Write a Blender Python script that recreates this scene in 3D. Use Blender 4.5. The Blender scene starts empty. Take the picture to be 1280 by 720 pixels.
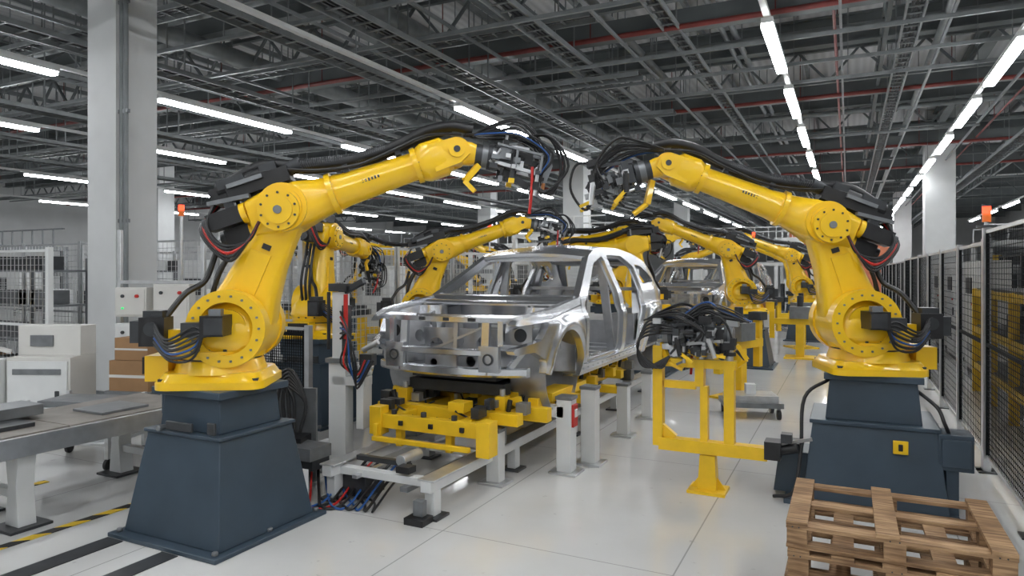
import bpy, bmesh, math, random
import numpy as np
from mathutils import Vector, Matrix
random.seed(7)
pi=math.pi
# ------------------------------------------------------------------ materials
def mat(name,col,rough=.5,metal=0.,var=.12,scale=6.,bump=0.,coat=0.,spec=.5):
    m=bpy.data.materials.new(name); m.use_nodes=True
    nt=m.node_tree; p=nt.nodes['Principled BSDF']
    p.inputs['Roughness'].default_value=rough; p.inputs['Metallic'].default_value=metal
    p.inputs['Coat Weight'].default_value=coat
    p.inputs['Specular IOR Level'].default_value=spec
    tc=nt.nodes.new('ShaderNodeTexCoord'); n=nt.nodes.new('ShaderNodeTexNoise')
    n.inputs['Scale'].default_value=scale; n.inputs['Detail'].default_value=4
    nt.links.new(tc.outputs['Object'],n.inputs['Vector'])
    r=nt.nodes.new('ShaderNodeValToRGB')
    r.color_ramp.elements[0].position=.3; r.color_ramp.elements[1].position=.7
    r.color_ramp.elements[0].color=(*[c*(1-var) for c in col],1)
    r.color_ramp.elements[1].color=(*[min(1,c*(1+var)) for c in col],1)
    nt.links.new(n.outputs['Fac'],r.inputs['Fac']); nt.links.new(r.outputs['Color'],p.inputs['Base Color'])
    if bump>0:
        b=nt.nodes.new('ShaderNodeBump'); b.inputs['Strength'].default_value=bump; b.inputs['Distance'].default_value=.01
        nt.links.new(n.outputs['Fac'],b.inputs['Height']); nt.links.new(b.outputs['Normal'],p.inputs['Normal'])
    return m
def emis(name,col,s):
    m=bpy.data.materials.new(name); m.use_nodes=True; p=m.node_tree.nodes['Principled BSDF']
    p.inputs['Base Color'].default_value=(*col,1); p.inputs['Emission Color'].default_value=(*col,1)
    p.inputs['Emission Strength'].default_value=s
    return m
YEL=mat('robot_yellow_paint',(.88,.54,.010),.30,0,.04,3,coat=.4)
YEL2=mat('fixture_yellow_paint',(.80,.50,.014),.40,0,.10,5)
SLATE=mat('pedestal_slate_paint',(.036,.056,.078),.40,0,.12,4)
BLK=mat('black_rubber',(.012,.012,.013),.42,0,.3,10)
DGR=mat('dark_grey_metal',(.05,.053,.057),.42,.4,.2,8)
MGR=mat('mid_grey_metal',(.20,.21,.22),.4,.5,.15,8)
ALU=mat('brushed_aluminium',(.58,.59,.60),.33,.8,.10,10)
SIL=mat('galvanised_body_panel',(.74,.755,.78),.24,.94,.08,2.0,.03)
SIL2=mat('galvanised_inner_panel',(.48,.49,.51),.34,.85,.18,5,.08)
WHT=mat('machine_white_paint',(.64,.65,.645),.42,0,.05,4)
OFF=mat('column_white_paint',(.60,.61,.61),.6,0,.05,2)
BEI=mat('beige_cabinet_paint',(.60,.59,.56),.5,0,.05,3)
RED=mat('red_paint',(.50,.02,.015),.4,0,.1,5)
DRED=mat('sprinkler_pipe_red',(.17,.03,.025),.5,0,.2,5)
BLU=mat('blue_hose',(.015,.08,.28),.4,0,.1,5)
ORG=mat('orange_lens',(.9,.18,.02),.3,0,.1,5)
COP=mat('copper_electrode',(.55,.24,.1),.35,.9,.1,5)
GRN=mat('roof_steel_grey',(.125,.14,.143),.55,.1,.15,1.5)
GRL=mat('tray_galvanised',(.20,.215,.22),.45,.3,.15,4)
CARD=mat('cardboard',(.30,.17,.08),.8,0,.12,5)
TOPM=mat('bench_worn_top',(.20,.18,.16),.55,0,.25,5)
MESHB=mat('fence_mesh_black',(.010,.011,.012),.8,0,.2,5,spec=.1)
TUBE=emis('fluorescent_tube_glow',(.95,.975,1.0),35)
LREDM=emis('beacon_red_glow',(1,.06,.02),3)
LGRN=emis('panel_green_glow',(.1,1,.3),.5)
SCR=mat('orange_board',(.5,.16,.08),.6,0,.2,3)
def wood():
    m=bpy.data.materials.new('pallet_pine_wood'); m.use_nodes=True; nt=m.node_tree; p=nt.nodes['Principled BSDF']
    p.inputs['Roughness'].default_value=.75
    tc=nt.nodes.new('ShaderNodeTexCoord'); mp=nt.nodes.new('ShaderNodeMapping'); mp.inputs['Scale'].default_value=(2,26,26)
    n=nt.nodes.new('ShaderNodeTexNoise'); n.inputs['Scale'].default_value=2.5; n.inputs['Detail'].default_value=8
    n2=nt.nodes.new('ShaderNodeTexNoise'); n2.inputs['Scale'].default_value=5
    nt.links.new(tc.outputs['Object'],mp.inputs['Vector']); nt.links.new(mp.outputs['Vector'],n.inputs['Vector']); nt.links.new(tc.outputs['Object'],n2.inputs['Vector'])
    r=nt.nodes.new('ShaderNodeValToRGB'); e=r.color_ramp.elements
    e[0].position=.3; e[0].color=(.15,.08,.038,1); e[1].position=.72; e[1].color=(.50,.32,.17,1)
    r2=nt.nodes.new('ShaderNodeValToRGB'); r2.color_ramp.elements[0].position=.35; r2.color_ramp.elements[0].color=(.6,.53,.46,1); r2.color_ramp.elements[1].position=.6; r2.color_ramp.elements[1].color=(1,1,1,1)
    mx=nt.nodes.new('ShaderNodeMix'); mx.data_type='RGBA'; mx.blend_type='MULTIPLY'; mx.inputs[0].default_value=.8
    nt.links.new(n.outputs['Fac'],r.inputs['Fac']); nt.links.new(n2.outputs['Fac'],r2.inputs['Fac']); nt.links.new(r.outputs['Color'],mx.inputs[6]); nt.links.new(r2.outputs['Color'],mx.inputs[7])
    nt.links.new(mx.outputs[2],p.inputs['Base Color'])
    b=nt.nodes.new('ShaderNodeBump'); b.inputs['Strength'].default_value=.5; b.inputs['Distance'].default_value=.004
    nt.links.new(n.outputs['Fac'],b.inputs['Height']); nt.links.new(b.outputs['Normal'],p.inputs['Normal'])
    return m
WOOD=wood()
def floor_mat():
    m=bpy.data.materials.new('polished_concrete_floor'); m.use_nodes=True; nt=m.node_tree; p=nt.nodes['Principled BSDF']
    tc=nt.nodes.new('ShaderNodeTexCoord'); L=nt.links.new
    n=nt.nodes.new('ShaderNodeTexNoise'); n.inputs['Scale'].default_value=.7; n.inputs['Detail'].default_value=7
    n3=nt.nodes.new('ShaderNodeTexNoise'); n3.inputs['Scale'].default_value=2.2; n3.inputs['Detail'].default_value=5
    n4=nt.nodes.new('ShaderNodeTexNoise'); n4.inputs['Scale'].default_value=9; n4.inputs['Detail'].default_value=3
    L(tc.outputs['Object'],n.inputs['Vector']); L(tc.outputs['Object'],n3.inputs['Vector']); L(tc.outputs['Object'],n4.inputs['Vector'])
    r=nt.nodes.new('ShaderNodeValToRGB'); e=r.color_ramp.elements
    e[0].position=.25; e[0].color=(.52,.515,.50,1); e[1].position=.65; e[1].color=(.63,.628,.615,1)
    L(n.outputs['Fac'],r.inputs['Fac'])
    sp=nt.nodes.new('ShaderNodeSeparateXYZ'); L(tc.outputs['Object'],sp.inputs['Vector'])
    def line(out,off,per,w):
        a=nt.nodes.new('ShaderNodeMath'); a.operation='ADD'; a.inputs[1].default_value=off; L(out,a.inputs[0])
        f=nt.nodes.new('ShaderNodeMath'); f.operation='PINGPONG'; f.inputs[1].default_value=per/2; L(a.outputs[0],f.inputs[0])
        c=nt.nodes.new('ShaderNodeMath'); c.operation='LESS_THAN'; c.inputs[1].default_value=w; L(f.outputs[0],c.inputs[0]); return c.outputs[0]
    a=line(sp.outputs['X'],.93,1.6,.005); b=line(sp.outputs['Y'],-4.05,2.4,.004)
    mx=nt.nodes.new('ShaderNodeMath'); mx.operation='MAXIMUM'; L(a,mx.inputs[0]); L(b,mx.inputs[1])
    ml=nt.nodes.new('ShaderNodeMath'); ml.operation='MULTIPLY'; ml.inputs[1].default_value=.55; L(mx.outputs[0],ml.inputs[0])
    st=nt.nodes.new('ShaderNodeMapRange'); st.inputs['From Min'].default_value=.70; st.inputs['From Max'].default_value=.76; st.inputs['To Max'].default_value=.35; L(n4.outputs['Fac'],st.inputs['Value'])
    mx2=nt.nodes.new('ShaderNodeMath'); mx2.operation='MAXIMUM'; L(ml.outputs[0],mx2.inputs[0]); L(st.outputs[0],mx2.inputs[1])
    mix=nt.nodes.new('ShaderNodeMix'); mix.data_type='RGBA'; L(mx2.outputs[0],mix.inputs[0]); L(r.outputs['Color'],mix.inputs[6]); mix.inputs[7].default_value=(.16,.155,.15,1)
    L(mix.outputs[2],p.inputs['Base Color'])
    rr=nt.nodes.new('ShaderNodeMapRange'); rr.inputs['To Min'].default_value=.04; rr.inputs['To Max'].default_value=.16
    L(n3.outputs['Fac'],rr.inputs['Value']); L(rr.outputs[0],p.inputs['Roughness'])
    p.inputs['Specular IOR Level'].default_value=.75
    return m
def deck_mat():
    m=bpy.data.materials.new('corrugated_roof_deck'); m.use_nodes=True; nt=m.node_tree; p=nt.nodes['Principled BSDF']; L=nt.links.new
    p.inputs['Roughness'].default_value=.6
    tc=nt.nodes.new('ShaderNodeTexCoord'); w=nt.nodes.new('ShaderNodeTexWave'); w.inputs['Scale'].default_value=1.6; w.bands_direction='X'
    L(tc.outputs['Object'],w.inputs['Vector'])
    r=nt.nodes.new('ShaderNodeValToRGB'); r.color_ramp.elements[0].color=(.42,.425,.43,1); r.color_ramp.elements[1].color=(.50,.505,.51,1)
    L(w.outputs['Fac'],r.inputs['Fac']); L(r.outputs['Color'],p.inputs['Base Color'])
    b=nt.nodes.new('ShaderNodeBump'); b.inputs['Strength'].default_value=.25; b.inputs['Distance'].default_value=.05
    L(w.outputs['Fac'],b.inputs['Height']); L(b.outputs['Normal'],p.inputs['Normal'])
    return m
def hazard():
    m=bpy.data.materials.new('hazard_tape'); m.use_nodes=True; nt=m.node_tree; p=nt.nodes['Principled BSDF']; L=nt.links.new
    tc=nt.nodes.new('ShaderNodeTexCoord'); mp=nt.nodes.new('ShaderNodeMapping'); mp.inputs['Rotation'].default_value=(0,0,.8)
    w=nt.nodes.new('ShaderNodeTexWave'); w.inputs['Scale'].default_value=1.6
    r=nt.nodes.new('ShaderNodeValToRGB'); r.color_ramp.interpolation='CONSTANT'
    r.color_ramp.elements[0].color=(.015,.015,.015,1); r.color_ramp.elements[1].position=.5; r.color_ramp.elements[1].color=(.75,.5,.02,1)
    L(tc.outputs['Object'],mp.inputs['Vector']); L(mp.outputs['Vector'],w.inputs['Vector']); L(w.outputs['Fac'],r.inputs['Fac']); L(r.outputs['Color'],p.inputs['Base Color'])
    return m
HAZ=hazard()
# ------------------------------------------------------------------ mesh builder
class B:
    def __init__(s): s.v=[]; s.f=[]; s.mi=[]; s.ml=[]; s.M=Matrix.Identity(4); s.st=[]
    def push(s,m): s.st.append(s.M.copy()); s.M=s.M@m
    def pop(s): s.M=s.st.pop()
    def add(s,vs,fs,m):
        if m not in s.ml: s.ml.append(m)
        k=s.ml.index(m); o=len(s.v)
        s.v+= [tuple(s.M@Vector(p)) for p in vs]
        s.f+= [tuple(i+o for i in f) for f in fs]; s.mi+=[k]*len(fs)
    def box(s,c,d,m,rot=None):
        x,y,z=[q/2 for q in d]; vs=[Vector((i*x,j*y,k*z)) for i in(-1,1) for j in(-1,1) for k in(-1,1)]
        if rot is not None: vs=[rot@p for p in vs]
        c=Vector(c); vs=[p+c for p in vs]
        s.add(vs,[(0,1,3,2),(4,6,7,5),(0,4,5,1),(2,3,7,6),(0,2,6,4),(1,5,7,3)],m)
    def bb(s,x0,x1,y0,y1,z0,z1,m): s.box(((x0+x1)/2,(y0+y1)/2,(z0+z1)/2),(abs(x1-x0),abs(y1-y0),abs(z1-z0)),m)
    def frus(s,c,z0,z1,a,b_,m,off=(0,0)):
        x,y=c; vs=[]
        for (z,(w,d),o) in((z0,a,(0,0)),(z1,b_,off)):
            for i,j in((-1,-1),(1,-1),(1,1),(-1,1)): vs.append((x+o[0]+i*w/2,y+o[1]+j*d/2,z))
        s.add(vs,[(3,2,1,0),(4,5,6,7),(0,1,5,4),(1,2,6,5),(2,3,7,6),(3,0,4,7)],m)
    def frame(s,p0,p1):
        d=(Vector(p1)-Vector(p0)); z=d.normalized(); u=Vector((0,0,1)) if abs(z.z)<.98 else Vector((1,0,0))
        x=u.cross(z).normalized(); y=z.cross(x); return d.length,x,y,z
    def bar(s,p0,p1,w,h,m):
        L,x,y,z=s.frame(p0,p1); p0=Vector(p0); p1=Vector(p1); vs=[]
        for p in(p0,p1):
            for i,j in((-1,-1),(1,-1),(1,1),(-1,1)): vs.append(p+x*i*w/2+y*j*h/2)
        s.add(vs,[(3,2,1,0),(4,5,6,7),(0,1,5,4),(1,2,6,5),(2,3,7,6),(3,0,4,7)],m)
    def cyl(s,p0,p1,r0,m,r1=None,n=16):
        if r1 is None: r1=r0
        L,x,y,z=s.frame(p0,p1); vs=[]
        for p,r in((Vector(p0),r0),(Vector(p1),r1)):
            for i in range(n): a=2*pi*i/n; vs.append(p+x*r*math.cos(a)+y*r*math.sin(a))
        fs=[(i,(i+1)%n,n+(i+1)%n,n+i) for i in range(n)]+[tuple(range(n-1,-1,-1)),tuple(range(n,2*n))]
        s.add(vs,fs,m)
    def ring(s,p0,p1,ro,ri,m,n=28,a0=0,a1=2*pi):
        L,x,y,z=s.frame(p0,p1); vs=[]; full=abs(a1-a0-2*pi)<1e-4; k=n if full else n+1
        for p in(Vector(p0),Vector(p1)):
            for r in(ro,ri):
                for i in range(k): a=a0+(a1-a0)*i/n; vs.append(p+x*r*math.cos(a)+y*r*math.sin(a))
        fs=[]
        for i in range(n):
            j=(i+1)%k
            fs+=[(i,j,2*k+j,2*k+i),(k+i,3*k+i,3*k+j,k+j),(i,k+i,k+j,j),(2*k+i,2*k+j,3*k+j,3*k+i)]
        s.add(vs,fs,m)
    def loft(s,rings,m,caps=True):
        n=len(rings[0]); vs=[p for r in rings for p in r]; fs=[]
        for k in range(len(rings)-1):
            for i in range(n): j=(i+1)%n; fs.append((k*n+i,k*n+j,(k+1)*n+j,(k+1)*n+i))
        if caps: fs+=[tuple(range(n-1,-1,-1)),tuple(range((len(rings)-1)*n,len(rings)*n))]
        s.add(vs,fs,m)
    def tube(s,pts,r,m,n=8,sub=6):
        P=[Vector(p) for p in pts]
        if len(P)>2:
            Q=[]; E=[P[0]*2-P[1]]+P+[P[-1]*2-P[-2]]
            for i in range(1,len(E)-2):
                for k in range(sub):
                    t=k/sub; a,b,c,d=E[i-1],E[i],E[i+1],E[i+2]
                    Q.append(.5*((2*b)+(c-a)*t+(2*a-5*b+4*c-d)*t*t+(3*b-a-3*c+d)*t**3))
            Q.append(P[-1]); P=Q
        rings=[]; t0=(P[1]-P[0]).normalized(); u=Vector((0,0,1)) if abs(t0.z)<.9 else Vector((1,0,0)); x=u.cross(t0).normalized()
        for i,p in enumerate(P):
            t=(P[min(i+1,len(P)-1)]-P[max(i-1,0)]).normalized(); x=(x-t*x.dot(t)).normalized(); y=t.cross(x)
            rings.append([p+x*r*math.cos(2*pi*k/n)+y*r*math.sin(2*pi*k/n) for k in range(n)])
        s.loft(rings,m)
    def prism(s,pts,y0,y1,m):
        n=len(pts); vs=[(x,y0,z) for x,z in pts]+[(x,y1,z) for x,z in pts]
        s.add(vs,[tuple(range(n)),tuple(range(2*n-1,n-1,-1))]+[(i,(i+1)%n,n+(i+1)%n,n+i) for i in range(n)],m)
    def mesh(s,name,bevel=0):
        me=bpy.data.meshes.new(name); me.from_pydata(s.v,[],s.f)
        for m in s.ml: me.materials.append(m)
        me.polygons.foreach_set('material_index',s.mi)
        bm=bmesh.new(); bm.from_mesh(me); bmesh.ops.recalc_face_normals(bm,faces=bm.faces); bm.to_mesh(me); bm.free()
        me.polygons.foreach_set('use_smooth',[True]*len(me.polygons)); me.set_sharp_from_angle(angle=math.radians(32)); me.update()
        return me
    def obj(s,name,loc=(0,0,0),rz=0,bevel=0):
        return place(s.mesh(name),name,loc,rz,bevel)
def place(me,name,loc=(0,0,0),rz=0,bevel=0,sc=1):
    o=bpy.data.objects.new(name,me); bpy.context.scene.collection.objects.link(o); o.location=loc; o.rotation_euler=(0,0,rz); o.scale=(sc,sc,sc)
    if bevel:
        mo=o.modifiers.new('bev','BEVEL'); mo.width=bevel; mo.segments=2; mo.limit_method='ANGLE'; mo.angle_limit=math.radians(40)
    return o
def rr(w,h,rad,n=4):
    out=[]; rad=min(rad,w/2-.001,h/2-.001)
    for cx,cy,a0 in((w/2-rad,h/2-rad,0),(-w/2+rad,h/2-rad,pi/2),(-w/2+rad,-h/2+rad,pi),(w/2-rad,-h/2+rad,1.5*pi)):
        for i in range(n+1): a=a0+pi/2*i/n; out.append((cx+rad*math.cos(a),cy+rad*math.sin(a)))
    return out
T=Matrix.Translation
def R(a,ax): return Matrix.Rotation(a,4,ax)
# ------------------------------------------------------------------ end effectors
def weld_tool(b,seed):
    """tool along +x from flange"""
    rd=random.Random(seed)
    b.cyl((0,0,0),(.05,0,0),.10,MGR,n=20); b.cyl((.05,0,0),(.09,0,0),.115,DGR,n=20); b.cyl((.09,0,0),(.12,0,0),.09,ALU,n=20)
    b.box((.2,0,.02),(.16,.20,.16),DGR); b.box((.2,-.12,.03),(.10,.05,.10),MGR)
    b.box((.36,0,.03),(.18,.10,.10),BLK); b.box((.33,0,.11),(.16,.08,.04),ALU)
    b.bar((.12,-.1,-.05),(.5,-.1,-.1),.03,.03,ALU); b.bar((.12,.1,-.05),(.5,.1,-.1),.03,.03,ALU)
    b.bar((.5,-.18,-.1),(.5,.18,-.1),.035,.035,DGR); b.bar((.28,-.2,-.08),(.28,.2,-.08),.035,.035,ALU)
    b.bar((.12,-.16,.10),(.52,-.16,.06),.02,.02,MGR); b.bar((.52,-.16,.06),(.52,-.16,-.1),.02,.02,MGR); b.bar((.3,-.16,.08),(.3,-.16,-.08),.02,.02,MGR)
    for y in(-.15,.15):
        b.cyl((.5,y,-.1),(.5,y,-.30),.018,ALU); b.cyl((.5,y,-.18),(.5,y,-.25),.03,BLK); b.bar((.5,y,-.28),(.58,y,-.32),.025,.025,MGR)
        b.cyl((.28,y,-.05),(.28,y,-.2),.02,DGR); b.box((.28,y,-.2),(.05,.05,.04),YEL2)
    b.prism([(.42,.1),(.60,.11),(.64,.0),(.60,-.16),(.56,-.16),(.57,0),(.52,.05),(.42,.05)],-.02,.02,MGR)
    b.cyl((.58,0,-.16),(.58,0,-.24),.016,COP); b.cyl((.45,0,-.22),(.58,0,-.25),.018,MGR); b.bar((.2,0,-.1),(.45,0,-.22),.04,.06,DGR)
    b.bar((-.02,-.08,-.1),(-.12,-.12,-.26),.05,.05,YEL); b.bar((-.12,-.12,-.26),(-.02,-.14,-.34),.04,.04,YEL); b.cyl((-.10,-.12,-.26),(-.02,-.06,-.16),.018,BLK)
    for k in range(26):
        x=rd.uniform(.1,.6); y=rd.uniform(-.18,.16); z=rd.uniform(-.20,.14)
        b.box((x,y,z),(rd.uniform(.03,.07),rd.uniform(.03,.06),rd.uniform(.03,.08)),rd.choice([BLK,DGR,DGR,MGR,ALU]))
        b.cyl((x,y,z),(x+rd.uniform(-.08,.08),y,z+rd.uniform(.04,.10)),.012,rd.choice([BLK,ALU,DGR]),n=8)
    for k in range(13):
        y=rd.uniform(-.16,.14); h=rd.uniform(.10,.26)
        b.tube([(-.15+rd.uniform(-.05,.05),y*.4,.16),(.05+rd.uniform(-.05,.1),y,.12+h*.6),(.3,y*1.2,.1+h),(.5+rd.uniform(0,.12),y,.02+h*.5),(rd.uniform(.45,.62),y*.8,rd.uniform(-.2,.1))],rd.uniform(.006,.013),BLU if k==4 else BLK,6)
    for k in range(3): b.tube([(.3,-.05,.18),(.55,-.1-.03*k,.24),(.70+.03*k,-.1-.03*k,.0),(.66-.03*k,-.1,-.25),(.5,-.05,-.2)],.012,BLK)
    b.tube([(.45,-.12,-.05),(.47,-.14,-.25),(.48,-.12,-.46)],.014,RED)
def jaw_tool(b,seed):
    rd=random.Random(seed)
    b.cyl((0,0,0),(.06,0,0),.10,MGR,n=20); b.cyl((.06,0,0),(.1,0,0),.12,DGR,n=20); b.box((.17,0,0),(.12,.2,.18),DGR)
    b.bar((.2,-.35,.0),(.2,.35,.0),.045,.045,ALU); b.bar((.25,0,.0),(.55,0,-.04),.05,.05,DGR); b.bar((.5,-.25,-.03),(.5,.25,-.03),.04,.04,ALU)
    for y in(-.33,0,.33):
        b.cyl((.2,y,0),(.24,y,-.18),.026,BLK); b.bar((.24,y,-.16),(.36,y,-.24),.03,.03,YEL2); b.box((.2,y,.05),(.06,.05,.07),DGR)
    for y in(-.23,.23):
        b.cyl((.5,y,-.03),(.56,y,-.2),.024,ALU); b.bar((.54,y,-.17),(.66,y,-.19),.028,.028,YEL2); b.box((.5,y,.03),(.05,.06,.06),BLK)
    for k in range(24):
        x=rd.uniform(.1,.6); y=rd.uniform(-.25,.25); z=rd.uniform(-.18,.1)
        b.box((x,y,z),(rd.uniform(.03,.07),rd.uniform(.03,.06),rd.uniform(.03,.08)),rd.choice([BLK,DGR,DGR,MGR,ALU]))
        b.cyl((x,y,z),(x+rd.uniform(-.08,.08),y,z+rd.uniform(-.10,.10)),.012,rd.choice([BLK,ALU,DGR]),n=8)
    for k in range(14):
        y=rd.uniform(-.25,.25); h=rd.uniform(.08,.26)
        b.tube([(-.2,y*.3,.14),(0,y*.6,.13+h*.5),(.2,y,.06+h),(.42,y,h*.6),(rd.uniform(.3,.55),y,-.05)],rd.uniform(.006,.013),BLU if k==3 else BLK,6)
    b.tube([(.35,-.1,.1),(.58,-.14,.2),(.70,-.14,.0),(.62,-.12,-.22),(.5,-.1,-.12)],.012,BLK)
    b.bar((.1,-.1,.1),(.5,-.14,.14),.03,.03,DGR); b.box((.45,-.14,.17),(.12,.07,.06),BLK)
    b.bar((-.04,.02,-.1),(.06,-.02,-.30),.05,.05,YEL); b.cyl((.06,-.02,-.30),(.2,-.02,-.36),.025,YEL)
# ------------------------------------------------------------------ robot
def robot_mesh(name,a,e,wrist,tool,seed,mirror=False,cap=1.22,L=.93,ts=.85):
    b=B()
    if mirror: b.push(Matrix.Diagonal((1,-1,1,1)))
    b.loft([[(x,y,z) for x,y in rr(.74*k,.66*k,.10)] for z,k in((0,1),(.05,1),(.06,.96),(.11,.88))],YEL)
    for x in(-.31,.31):
        for y in(-.27,.27): b.cyl((x,y,.05),(x,y,.075),.03,DGR,n=6)
    b.cyl((0,0,.1),(0,0,.19),.32,YEL,.29,32); b.cyl((0,0,.19),(0,0,.205),.275,DGR,n=32); b.cyl((0,0,.205),(0,0,.26),.30,YEL,.31,32)
    for i in range(16):
        t=2*pi*i/16; b.cyl((.285*math.cos(t),.285*math.sin(t),.26),(.285*math.cos(t),.285*math.sin(t),.275),.014,DGR,n=6)
    b.box((-.40,0,.13),(.16,.30,.18),YEL); b.box((-.49,0,.15),(.03,.26,.12),BLK)
    b.loft([[(x+o,y,z) for x,y in rr(w,d,.12)] for z,w,d,o in((.25,.54,.52,.02),(.30,.60,.56,.04),(.42,.56,.54,.06),(.52,.44,.48,.10),(.60,.26,.40,.14))],YEL)
    J2=(.12,.42)
    for y0,y1 in((-.30,-.17),(.17,.28)):
        b.ring((J2[0],y0,J2[1]),(J2[0],y1,J2[1]),.27,.185,YEL,32)
    b.cyl((J2[0],-.19,J2[1]),(J2[0],-.17,J2[1]),.19,YEL,n=28)
    for i in range(18):
        t=2*pi*i/18; b.cyl((J2[0]+.228*math.cos(t),-.30,J2[1]+.228*math.sin(t)),(J2[0]+.228*math.cos(t),-.312,J2[1]+.228*math.sin(t)),.009,MGR,n=6)
    b.cyl((J2[0],-.18,J2[1]),(J2[0],-.26,J2[1]),.13,YEL,n=20)
    b.box((J2[0]-.04,-.36,J2[1]+.03),(.15,.20,.14),BLK); b.box((J2[0]-.02,-.47,J2[1]+.03),(.12,.03,.11),DGR); b.box((J2[0]-.18,-.34,J2[1]+.0),(.16,.12,.10),DGR)
    b.cyl((J2[0]-.26,-.34,J2[1]),(J2[0]-.12,-.34,J2[1]),.05,BLK); b.box((J2[0]-.02,-.42,J2[1]+.12),(.08,.06,.05),MGR)
    b.box((-.38,-.20,.40),(.17,.16,.20),BLK); b.box((-.38,-.20,.52),(.13,.12,.05),DGR); b.box((-.28,-.16,.36),(.2,.1,.1),YEL)
    b.box((-.49,-.22,.40),(.07,.11,.15),DGR); b.cyl((-.38,-.29,.42),(-.38,-.28,.42),.05,DGR)
    for k in range(7):
        z=.31+.025*k
        b.tube([(-.36,-.28,z),(-.22,-.36-.01*k,z-.10),(-.06,-.40,z-.08+.01*k),(.02,-.42,J2[1]-.02)],.009+.003*(k%2),[BLK,BLK,BLU,BLK,DGR,BLK,BLK][k],6)
    b.tube([(-.32,-.18,.5),(-.22,-.1,.66),(-.12,0,.75),(-.06,.05,.95)],.022,BLK)
    b.push(T((J2[0],0,J2[1]))@R(a,'Y'))
    b.cyl((0,-.17,0),(0,.17,0),.255,YEL,n=36)
    b.loft([[(x+o,y,z) for x,y in rr(w,d,.07)] for z,w,d,o in((-.02,.47,.30,0),(.14,.46,.30,0),(.26,.40,.29,-.005),(.5,.33,.27,-.01),(.72,.29,.26,0),(L,.30,.26,0))],YEL)
    b.box((-.02,-.145,.40),(.15,.012,.34),YEL); b.box((.0,-.14,.62),(.06,.012,.04),BLK)
    b.cyl((0,-.19,L),(0,.19,L),.175,YEL,n=32); b.cyl((0,-.205,L),(0,-.19,L),.14,YEL,n=28)
    for k in(0,1,2): b.tube([(-.25,.02+.05*k,-.02),(-.28-.02*k,.02+.05*k,.3),(-.24,.01+.05*k,.65),(-.27,-.04+.05*k,L-.05),(-.2,0,L+.1)],.018,BLK)
    b.bar((-.17,.08,.5),(-.28,.08,.5),.08,.03,DGR)
    b.pop()
    ex=J2[0]+L*math.sin(a); ez=J2[1]+L*math.cos(a)
    b.push(T((ex,0,ez))@R(-e,'Y'))
    def sec(x,w,h,rad,oz=0): return [(x,y,z+oz) for y,z in rr(w,h,rad)]
    b.loft([sec(-.27,.22,.22,.05),sec(-.25,.30,.28,.06),sec(-.08,.36,.34,.08),sec(.12,.36,.33,.09),sec(.24,.30,.29,.11),sec(.33,.27,.27,.13)],YEL)
    b.cyl((.33,0,0),(.37,0,0),.155,YEL,n=32); b.cyl((.37,0,0),(.385,0,0),.13,YEL,n=28)
    xe=cap
    b.loft([sec(.385,.27,.27,.134),sec(.45,.25,.25,.124),sec(.8,.225,.225,.11),sec(xe-.25,.21,.21,.104)],YEL)
    b.cyl((xe-.26,0,0),(xe-.22,0,0),.135,YEL,n=28)
    b.loft([sec(xe-.22,.25,.25,.12),sec(xe-.17,.27,.28,.08),sec(xe-.02,.26,.28,.08),sec(xe+.02,.20,.22,.08)],YEL)
    for s in(-1,1):
        b.prism([(xe-.12,.10),(xe+.10,.09),(xe+.16,.04),(xe+.16,-.06),(xe+.08,-.10),(xe-.12,-.11)],s*.085,s*.13,YEL)
        b.cyl((xe+.08,s*.13,0),(xe+.08,s*.145,0),.06,YEL,n=20); b.cyl((xe+.08,s*.145,0),(xe+.08,s*.15,0),.025,DGR,n=12)
    for i in range(12):
        t=2*pi*i/12; b.cyl((xe-.22,.118*math.cos(t),.118*math.sin(t)),(xe-.212,.118*math.cos(t),.118*math.sin(t)),.01,DGR,n=6)
    b.cyl((-.02,-.18,-.02),(-.02,-.25,-.02),.145,YEL,n=28); b.cyl((-.02,-.25,-.02),(-.02,-.265,-.02),.10,YEL,n=24); b.cyl((-.02,-.265,-.02),(-.02,-.275,-.02),.03,MGR,n=12)
    for i in range(10):
        t=2*pi*i/10; b.cyl((-.02+.122*math.cos(t),-.25,-.02+.122*math.sin(t)),(-.02+.122*math.cos(t),-.258,-.02+.122*math.sin(t)),.009,DGR,n=6)
    for k in range(9): b.box((.52+.024*k,-.116,0),(.013,.006,.02+.004*(k%2)),DGR)
    for y,z,l in((-.09,.06,.24),(.08,.07,.2),(0,-.07,.18)):
        b.cyl((-.26,y,z),(-.30,y,z),.075,YEL,n=16); b.box((-.30-l/2,y,z),(l,.12,.12),BLK); b.cyl((-.30-l,y,z),(-.34-l,y,z),.05,DGR,n=14)
        b.box((-.36,y,z+.08),(.07,.06,.06),DGR)
    b.box((-.12,-.02,.235),(.46,.18,.11),BLK); b.box((-.30,-.04,.30),(.20,.14,.07),DGR); b.cyl((-.42,-.05,.28),(.02,-.05,.30),.05,BLK); b.box((-.2,-.13,.27),(.26,.02,.03),MGR)
    b.box((-.42,.0,.24),(.12,.16,.12),BLK); b.box((-.02,-.06,.32),(.12,.08,.06),DGR); b.cyl((.05,-.02,.27),(.2,-.02,.28),.05,DGR,.06,16); b.bar((.05,.05,.17),(.05,.05,.3),.08,.03,MGR)
    b.bar((-.5,-.1,.2),(-.2,-.12,.16),.05,.03,MGR)
    b.tube([(-.4,-.02,.30),(-.1,-.02,.36),(.15,-.02,.29),(.45,-.03,.205),(.75,-.03,.18),(xe-.3,-.03,.19),(xe-.1,-.02,.22),(xe+.1,0,.20),(xe+.25,0,.12)],.040,BLK,12,8)
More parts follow.
